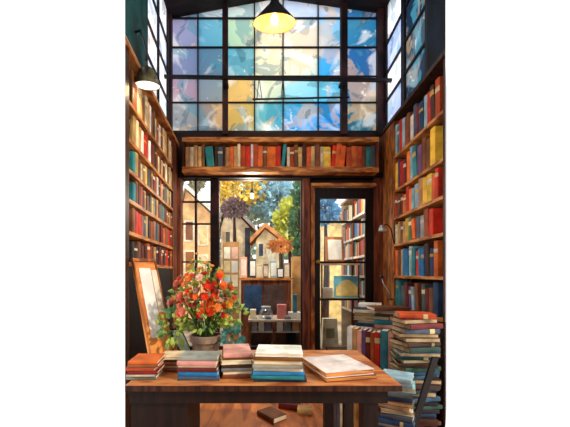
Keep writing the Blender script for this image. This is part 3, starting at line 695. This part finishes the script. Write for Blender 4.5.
# ---------------------------------------------------------------- beyond the window: the courtyard
struct(MB().prism([(-1.75, 4.7), (2.4, 4.7), (5.9, 13.4), (-4.9, 13.4)], -.05, -.002).build('ground', mottled('paving', '#b9a58c', '#7f7264', .8, 1.5)))
def tree(label, cx, cy, Y, rx, ry, n, col, leaf=.22, group=None, ns=1):
    c = P(cx, cy, Y); X = rx/F*Y; Zr = ry/F*Y
    root = thing('tree', label, 'tree', (c.x, Y, 0), group=group)
    b = MB(); rr_ = random.Random(int(cx*7+cy))
    leaf_blob(b, (0, 0, c.z), n, leaf, rr_, (X, min(X, 1.0), Zr)); o = b.build('foliage', 'foliage', root, color=col, recalc=False)
    o['kind'] = 'stuff'
    t = MB(); t.tube([(0, 0, 0), (.04, 0, c.z*.5), (0, 0, c.z+Zr*.3)], [.09, .07, .02], 8); t.build('trunk', 'walnut', root)
    return root
tree('yellow-leaved tree behind the main window, upper left', 241, 190, 11.2, 24, 18, 420, '#ecca5a')
tree('purplish brown small tree before the cream house gable', 234, 208, 8.3, 13, 9, 420, '#8f7678', .1)
tree('pale blue round tree in the middle of the window', 277, 200, 11.6, 28, 18, 560, '#a9cfe0', .26)
tree('bright lime green tree right of the sandy house', 289, 226, 10.2, 15, 26, 420, '#c9cf5e')
tree('orange bush low down in the main window', 281, 246, 7.7, 13, 5, 380, '#f0a868', .09)
tree('dark green slender tree at the window\'s right edge', 299, 222, 7.0, 5, 46, 320, '#567a58', .14)
tree('blue-leaved tree seen through the door\'s top pane', 325, 209, 7.6, 10, 13, 240, '#6aa8d4', .18)
tree('dark olive tree at the top of the narrow left panes', 190, 180, 10.4, 14, 10, 240, '#8a8268', .18)
tree('broad grey-green tree filling the far background', 258, 236, 12.9, 52, 56, 900, '#a9b8a4', .4)
def house(label, px0, px1, Y, dep, ytop, yridge, wallc, roofc, wins, doorr=None, pr=None):
    x0, x1 = PX(px0, Y), PX(px1, Y); zt = PZ(ytop, Y); zr = PZ(yridge, Y); xm = (x0+x1)/2 if pr is None else PX(pr, Y)
    r = thing('house', label, 'building', ((x0+x1)/2, Y, 0))
    b = MB(); b.prism([(x0, Y), (x1, Y), (x1, Y+dep), (x0, Y+dep)], 0, zt); child(b, 'wall', 'painted', r, color=wallc)
    g_ = MB(); q = [(x0, Y, zt+.001), (x1, Y, zt+.001), (xm, Y, zr)]; q2 = [(a, Y+dep, z) for a, _, z in q]
    va = [g_.bm.verts.new(p) for p in q]; vb = [g_.bm.verts.new(p) for p in q2]
    g_.bm.faces.new(va); g_.bm.faces.new(vb[::-1])
    for i in range(3): g_.bm.faces.new([va[i], vb[i], vb[(i+1) % 3], va[(i+1) % 3]])
    child(g_, 'gable', 'painted', r, color=wallc)
    rf_ = MB()
    for (a, c) in (((x0-.15, zt-.08), (xm, zr+.03)), ((xm, zr+.03), (x1+.15, zt-.08))):
        rf_.hexa([(a[0], Y-.15, a[1]), (c[0], Y-.15, c[1]), (c[0], Y+dep, c[1]), (a[0], Y+dep, a[1]), (a[0], Y-.15, a[1]+.12), (c[0], Y-.15, c[1]+.12), (c[0], Y+dep, c[1]+.12), (a[0], Y+dep, a[1]+.12)])
    child(rf_, 'roof', 'painted', r, color=roofc)
    for (a, b_, c, d, col) in wins:
        f = child(MB().box(PX(a, Y)-.04, PX(c, Y)+.04, Y-.03, Y-.001, PZ(d, Y)-.04, PZ(b_, Y)+.04), 'window', 'painted', r, color='#efe3c8')
        o = MB().box(PX(a, Y), PX(c, Y), Y-.045, Y-.031, PZ(d, Y), PZ(b_, Y)).build('pane', 'painted', color=col); o.parent = f
    if doorr: a, b_, c, d = doorr; child(MB().box(PX(a, Y), PX(c, Y), Y-.04, Y-.001, .0, PZ(b_, Y)), 'door', 'painted', r, color='#3f4652')
    return r
house('peach house with white gable seen through the narrow left panes', 181, 211, 8.2, 1.2, 214, 190, '#f2bd86', '#f4efe6', [(186, 222, 193, 240, '#8a5a40'), (200, 226, 207, 244, '#f0c890'), (186, 252, 194, 272, '#a86a3c'), (200, 256, 207, 272, '#f2d9b0')], pr=186)
house('tall cream house with grey roof behind the main window\'s left', 221, 250, 9, 1.3, 228, 204, '#ead9ba', '#a8a09c', [(226, 232, 230, 248, '#6f6a62'), (236, 236, 241, 250, '#e8d8a8')], (245, 228, 250, 290), pr=228)
house('low sandy house behind the middle of the main window', 256, 279, 8.6, 1.2, 240, 229, '#f0dcae', '#e0985e', [(259, 244, 263, 256, '#4a5664'), (268, 243, 274, 262, '#fbf2d4')], pr=265)
house('pale house seen through the glazed door, far behind the bookcase', 318, 346, 9.5, 1.2, 226, 214, '#f0d08a', '#b88a5a', [(322, 232, 328, 250, '#f0dca0')])
# hanging lantern on the outside of the wall
hz = PZ(196, 4.92); hl = thing('hanging_lantern', 'small lit lantern on a thin cord behind the main window', 'lamp', (PX(252, 4.92), 4.92, hz))
MB().tube([(0, -.235, 2.80-hz), (0, -.1, 2.82-hz), (0, 0, 2.80-hz), (0, 0, .1)], .006, 7).build('cord', 'iron', hl)
MB().lathe([(.001, -.035), (.02, -.03), (.028, 0), (.026, .04), (.001, .045)], 14).build('glass_globe', 'bulb_warm', hl, smooth=True)
MB().lathe([(.034, .044), (.03, .06), (.012, .085), (.008, .11), (.001, .112)], 14).build('cap', 'iron', hl)
l = bpy.data.lights.new('lantern_light', 'POINT'); l.energy = 38; l.color = (1, .9, .74); l.shadow_soft_size = .08
lo = bpy.data.objects.new('lantern_light', l); COL.objects.link(lo); lo.location = (PX(252, 4.92), 4.92, hz-.12)
hz = 2.74; dl = thing('added_door_lamp', 'added unseen lamp over the far side of the glazed door', 'lamp', (PX(343, 4.8), 4.8, hz))  # added out of sight to brighten what stands behind the door
MB().lathe([(.001, -.04), (.03, -.032), (.04, 0), (.001, .004)], 14).build('glass_globe', 'bulb_warm', dl, smooth=True)
MB().lathe([(.045, .001), (.04, .03), (.012, .05), (.001, .052)], 14).build('cap', 'iron', dl)
MB().tube([(0, 0, .04), (0, -.05, .07), (0, -.125, .06)], .01, 7).build('bracket', 'iron', dl)
l = bpy.data.lights.new('added_door_light', 'POINT'); l.energy = 26; l.color = (1, .9, .74); l.shadow_soft_size = .06
lo = bpy.data.objects.new('added_door_light', l); COL.objects.link(lo); lo.location = (PX(343, 4.8), 4.82, hz-.12)
# --- furniture out there
YC = 6.0
cab = thing('cabinet', 'dark wooden display cabinet with ledge behind the main window', 'cabinet', (PX(266, YC), YC, 0))
x0, x1 = PX(241, YC), PX(291, YC); zl = PZ(278, YC)
child(MB().box(x0, x1, YC, YC+.4, 0, zl-.04), 'carcass', 'redwood', cab)
child(MB().box(x0-.04, x1+.04, YC-.05, YC+.42, zl-.039, zl), 'ledge', 'oak_board', cab)
child(MB().box(PX(244, YC), PX(262, YC), YC-.02, YC-.001, PZ(312, YC), PZ(285, YC)), 'door_panel', 'painted', cab, color='#2a4a72')
child(MB().box(PX(264, YC), PX(284, YC), YC-.02, YC-.001, PZ(312, YC), PZ(285, YC)), 'door_panel', 'painted', cab, color='#54403c')
YT = 5.05; zt = PZ(320, YT)
dt = thing('desk', 'pale desk with open shelves just outside the main window', 'desk', (PX(276, YT), YT+.3, 0))
xa, xb = PX(248, YT), PX(303, YT)
child(MB().box(xa, xb, YT, YT+.6, zt-.03, zt), 'desktop', 'painted', dt, color='#c9b9a4')
for px in (249.5, 274, 301.5): child(MB().box(PX(px, YT)-.02, PX(px, YT)+.02, YT+.02, YT+.58, 0, zt-.031), 'side_panel', 'redwood', dt)
for a, c in ((250.8, 272.6), (275.4, 300.2)): child(MB().box(PX(a, YT), PX(c, YT), YT+.03, YT+.56, zt-.2, zt-.18), 'shelf', 'painted', dt, color='#b8b4b0')
for a, c in ((250.8, 272.6), (275.4, 300.2)): child(MB().box(PX(a, YT), PX(c, YT), YT+.561, YT+.575, .02, zt-.04), 'back_panel', 'painted', dt, color='#33435a')
def tbox(name, label, cat, px0, px1, py0, py1, Y, dep, col, z=None, inner=None, group=None, lean=0):
    zz0 = PZ(py1, Y) if z is None else z; hgt = (py1-py0)/F*Y
    r = thing(name, label, cat, (PX((px0+px1)/2, Y), Y+dep/2, zz0+.0008), group=group); wd = (px1-px0)/F*Y/2
    MB().box(-wd, wd, -dep/2, dep/2, 0, hgt).build('body' if not inner else 'frame', 'painted', r, color=col, bevel=.004)
    if inner: MB().box(-wd*.78, wd*.78, -dep/2-.004, -dep/2-.0005, hgt*.12, hgt*.88).build('picture', 'painted', r, color=inner)
    return r
YL = YC+.03
for (a, b_, y, c1_, c2_, lb) in ((240.5, 247, 257, '#eaa894', '#fbe4d8', 'pink framed card on the cabinet ledge, leftmost'), (249.5, 256, 259, '#4a4a52', '#f2eee4', 'dark framed white card standing second on the cabinet ledge'),
                                 (256.2, 262.5, 265, '#d8c0a4', '#f4e8cc', 'low tan framed card on the cabinet ledge'), (263.2, 268.5, 264, '#8a6a50', '#f0e4d0', 'brown framed card in the middle of the cabinet ledge'),
                                 (270.2, 277, 261, '#9fb8c0', '#f4f8f6', 'grey-blue framed card on the cabinet ledge'), (277.2, 283.5, 268, '#30343c', '#f4f2ee', 'small black framed note on the cabinet ledge'), (284.2, 289.5, 263, '#c8a07a', '#eadfc8', 'tan framed card at the ledge\'s right end')):
    tbox('framed_card', lb, 'picture', a, b_, y, 278, YL, .05, c1_, zl, c2_, 'cards on the cabinet ledge')
YO = YT+.12; zt2 = zt
def odb(name, lb, cat, a, b_, hpx, col, dep=.16, Y=YO, z=None): return tbox(name, lb, cat, a, b_, 300-hpx, 300, Y, dep, col, zt2 if z is None else z)
odb('box', 'white flat box at the right end of the pale desk', 'box', 289, 301, 6, '#e6e4de', .2)
odb('box', 'pink box on the pale desk, beside the glass jar', 'box', 277.5, 286.5, 14, '#d9807a')
odb('box', 'cream small box on the pale desk behind the flowers', 'box', 250, 256, 9, '#e0cfa8')
odb('bottle_box', 'teal narrow box standing on the desk\'s white box', 'box', 293, 297, 18, '#2f7f98', .06, z=zt2+6/F*YO+.002)
jr_ = thing('glass_jar', 'round clear glass jar standing on the pale desk', 'jar', (PX(266, YO), YO+.08, zt2+.0008))
MB().lathe([(.001, 0), (.09, 0), (.115, .03), (.12, .09), (.09, .14), (.07, .15), (.07, .17), (.001, .17)], 22).build('body', 'jar_glass', jr_, smooth=True)
MB().lathe([(.001, .171), (.075, .171), (.075, .19), (.001, .195)], 22).build('lid', 'painted', jr_, color='#b8c4c4')
for i, (a, b_, h_, col, lb) in enumerate(((252, 257, 12, '#8a8f98', 'grey storage box on the desk\'s left lower shelf'), (258.5, 264, 9, '#c8c2b4', 'pale storage box low in the desk\'s left half'), (265.5, 271, 13, '#4a5a78', 'blue storage box low in the desk\'s left half'),
                                           (276.5, 283, 11, '#d8d4cc', 'white storage box low in the desk\'s right half'), (284.5, 291, 14, '#7a8088', 'grey storage box low in the desk\'s right half'), (292.5, 299, 10, '#b89070', 'tan storage box low in the desk\'s right half'))):
    odb('storage_box', lb, 'box', a, b_, h_, col, .18, YT+.06, zt-.18+.001)
tbox('crate', 'tall tan crate standing right of the display cabinet', 'crate', 292.5, 303, 262, 350, 6.45, .3, '#d8a468', 0.0)
# cards board left of the cabinet
for (px, py, col, inn, lb) in ((228, 248, '#e6dcc4', '#c8906a', 'cream card on the narrow board, upper'), (228, 264, '#e8c0b0', '#f2e6d8', 'pink card on the narrow board, lower')):
    pass
cb = thing('card_rack', 'narrow upright rack of picture cards left of the display cabinet', 'rack', (PX(231, 5.7), 5.7, 0))
MB().box(-.14, .14, -.02, .02, 0, PZ(242, 5.7)).build('panel', 'painted', cb, color='#b98a5a')
for k, (dx, dz, c_) in enumerate(((-.065, .02, '#f0e6d0'), (.065, .02, '#e0b0a0'), (-.065, .26, '#d8c090'), (.065, .26, '#f2ece0'), (-.065, .5, '#c8d0cc'), (.065, .5, '#e8d4b0'))):
    z1 = PZ(246, 5.7)-dz; MB().box(dx-.055, dx+.055, -.03, -.021, z1-.2, z1).build('card', 'painted', cb, color=c_)
# shelf unit beyond the door, filled with small books
YQ0, YQ1 = 4.95, 6.5; XQ = 1.64
bk = thing('bookcase', 'white-edged bookcase seen through the glazed door', 'bookcase', (XQ+.12, 5.7, 0))
def qb(x0, x1, y0, y1, z0, z1, nm, mt, col=None): child(MB().box(x0, x1, y0, y1, z0, z1), nm, mt, bk, color=col)
TOPQ = 2.72
qb(XQ+.22, XQ+.24, YQ0, YQ1, 0, TOPQ, 'back_panel', 'painted', '#6a4030')
for y in (YQ0, 5.71, YQ1-.03): qb(XQ, XQ+.218, y, y+.03, 0, TOPQ, 'side_panel', 'painted', '#d8c4a8' if y != 5.71 else '#6a3c28')
zq = [.75, 1.05, 1.36, 1.68, 2.0, 2.36]
for z in zq: 
    for a, b_ in ((YQ0+.032, 5.708), (5.742, YQ1-.032)): qb(XQ, XQ+.218, a, b_, z-.035, z, 'shelf', 'painted', '#e8dcc8')
qb(XQ-.02, XQ+.24, YQ0-.02, YQ1+.02, TOPQ+.001, TOPQ+.04, 'cornice', 'painted', '#c8a888')
sb = MB(); lay_ = sb.bm.loops.layers.float_color.new('tint'); rq = random.Random(2)
for i, z in enumerate(zq):
    for a, b_ in ((YQ0+.035, 5.705), (5.745, YQ1-.035)):
        y = a
        while True:
            t = rq.uniform(.04, .075)
            if y+t > b_: break
            before = set(sb.bm.faces); sb.box(XQ+.015, XQ+.19, y, y+t-.003, z+.001, z+rq.uniform(.2, .27))
            col = (*lin(COLN[rq.choice(['red', 'maroon', 'navy', 'teal', 'cream', 'rust', 'blue', 'tan', 'slate', 'pink', 'white'])]), 1)
            for f in sb.bm.faces:
                if f not in before:
                    for lp_ in f.loops: lp_[lay_] = col
            y += t
mt = bpy.data.materials.new('small_books'); mt.use_nodes = True
a_ = nd(mt.node_tree, 'ShaderNodeAttribute', attribute_name='tint'); mt.node_tree.links.new(a_.outputs['Color'], mt.node_tree.nodes['Principled BSDF'].inputs['Base Color'])
o = sb.build('books', mt); o['kind'] = 'stuff'; tag(o, 'rows of small distant books on the bookcase beyond the glazed door', 'books')
# things just outside the door
fp = thing('framed_picture', 'brown framed cream picture leaning behind the glazed door', 'picture', (PX(336, 5.2), 5.2, PZ(262, 5.2)))
st_ = thing('side_table', 'small wooden stand behind the door carrying pictures', 'table', (PX(343, 5.2), 5.25, 0))
z262 = PZ(263, 5.2)
child(MB().box(PX(321, 5.1), PX(360, 5.1), 5.1, 5.5, z262-.03, z262), 'shelf', 'painted', st_, color='#c8a070')
child(MB().box(PX(321, 5.1), PX(360, 5.1), 5.1, 5.5, PZ(298, 5.1)-.03, PZ(298, 5.1)), 'shelf', 'painted', st_, color='#c8a070')
for px in (322, 359):
    for y in (5.11, 5.46): child(MB().box(PX(px, 5.1)-.012, PX(px, 5.1)+.012, y, y+.025, 0, z262-.031), 'leg', 'redwood', st_)
fp.location.z = z262+.001; fp.location.x = PX(335, 5.2); fp.rotation_euler = (-.12, 0, .1)
MB().box(-.15, .15, -.012, .012, 0, .42).build('frame', 'oak', fp); MB().box(-.11, .11, -.018, -.0125, .05, .37).build('picture', 'paper_white', fp)
pr_ = thing('landscape_print', 'blue framed print of a yellow hill on the stand behind the door', 'picture', (PX(347, 5.15), 5.17, PZ(298, 5.1)+.001))
MB().box(-.2, .2, 0, .02, 0, .34).build('frame', 'painted', pr_, color='#6cc4e0')
hm = MB(); pts = [(-.17, .03)]+[(-.17+.34*k/10, .16+.12*math.sin(PI*k/10)) for k in range(11)]+[(.17, .03)]
va = [hm.bm.verts.new((x_, -.004, z_)) for x_, z_ in pts]; hm.bm.faces.new(va); hm.build('hill', 'painted', pr_, color='#ffe28a')
tbox('box', 'white box with books on the stand behind the door', 'box', 322.5, 333, 288, 298, 5.12, .14, '#d9c8b4', PZ(298, 5.1))
vs = thing('paper_bag', 'cream paper bag standing behind the door\'s lower pane', 'bag', (PX(329.5, 4.82), 4.82, .3))
bg = MB(); bg.hexa([(-.12, -.06, 0), (.12, -.06, 0), (.12, .06, 0), (-.12, .06, 0), (-.10, -.045, .44), (.10, -.045, .44), (.10, .045, .44), (-.10, .045, .44)])
bg.build('body', 'painted', vs, color='#fbf0d0'); 
MB().box(-.06, .06, -.056, -.05, .16, .3).build('sticker', 'painted', vs, color='#a8b08a')
stool = thing('stool', 'low wooden stool under the paper bag behind the door', 'stool', (PX(329.5, 4.82), 4.82, 0))
MB().box(-.15, .15, -.09, .09, .26, .299).build('seat', 'redwood', stool)
for a in (-1, 1):
    for b_ in (-1, 1): MB().box(a*.12-.015, a*.12+.015, b_*.06-.015, b_*.06+.015, 0, .259).build('leg', 'redwood', stool)
# ---------------------------------------------------------------- sky, sun, view
wd = bpy.data.worlds.new('sky'); S.world = wd; wd.use_nodes = True
bgn = wd.node_tree.nodes['Background']; bgn.inputs[0].default_value = (1, 1, 1, 1); bgn.inputs[1].default_value = 1.45
sun = bpy.data.lights.new('sun', 'SUN'); sun.energy = 2.0; sun.color = (1, .86, .66); sun.angle = .06
so = bpy.data.objects.new('sun', sun); COL.objects.link(so); so.rotation_euler = Vector((-.7, .45, -.55)).to_track_quat('-Z', 'Y').to_euler()
S.view_settings.view_transform = 'Standard'; S.view_settings.look = 'None'; S.view_settings.exposure = .25; S.view_settings.gamma = 1; S.view_settings.use_curve_mapping = False
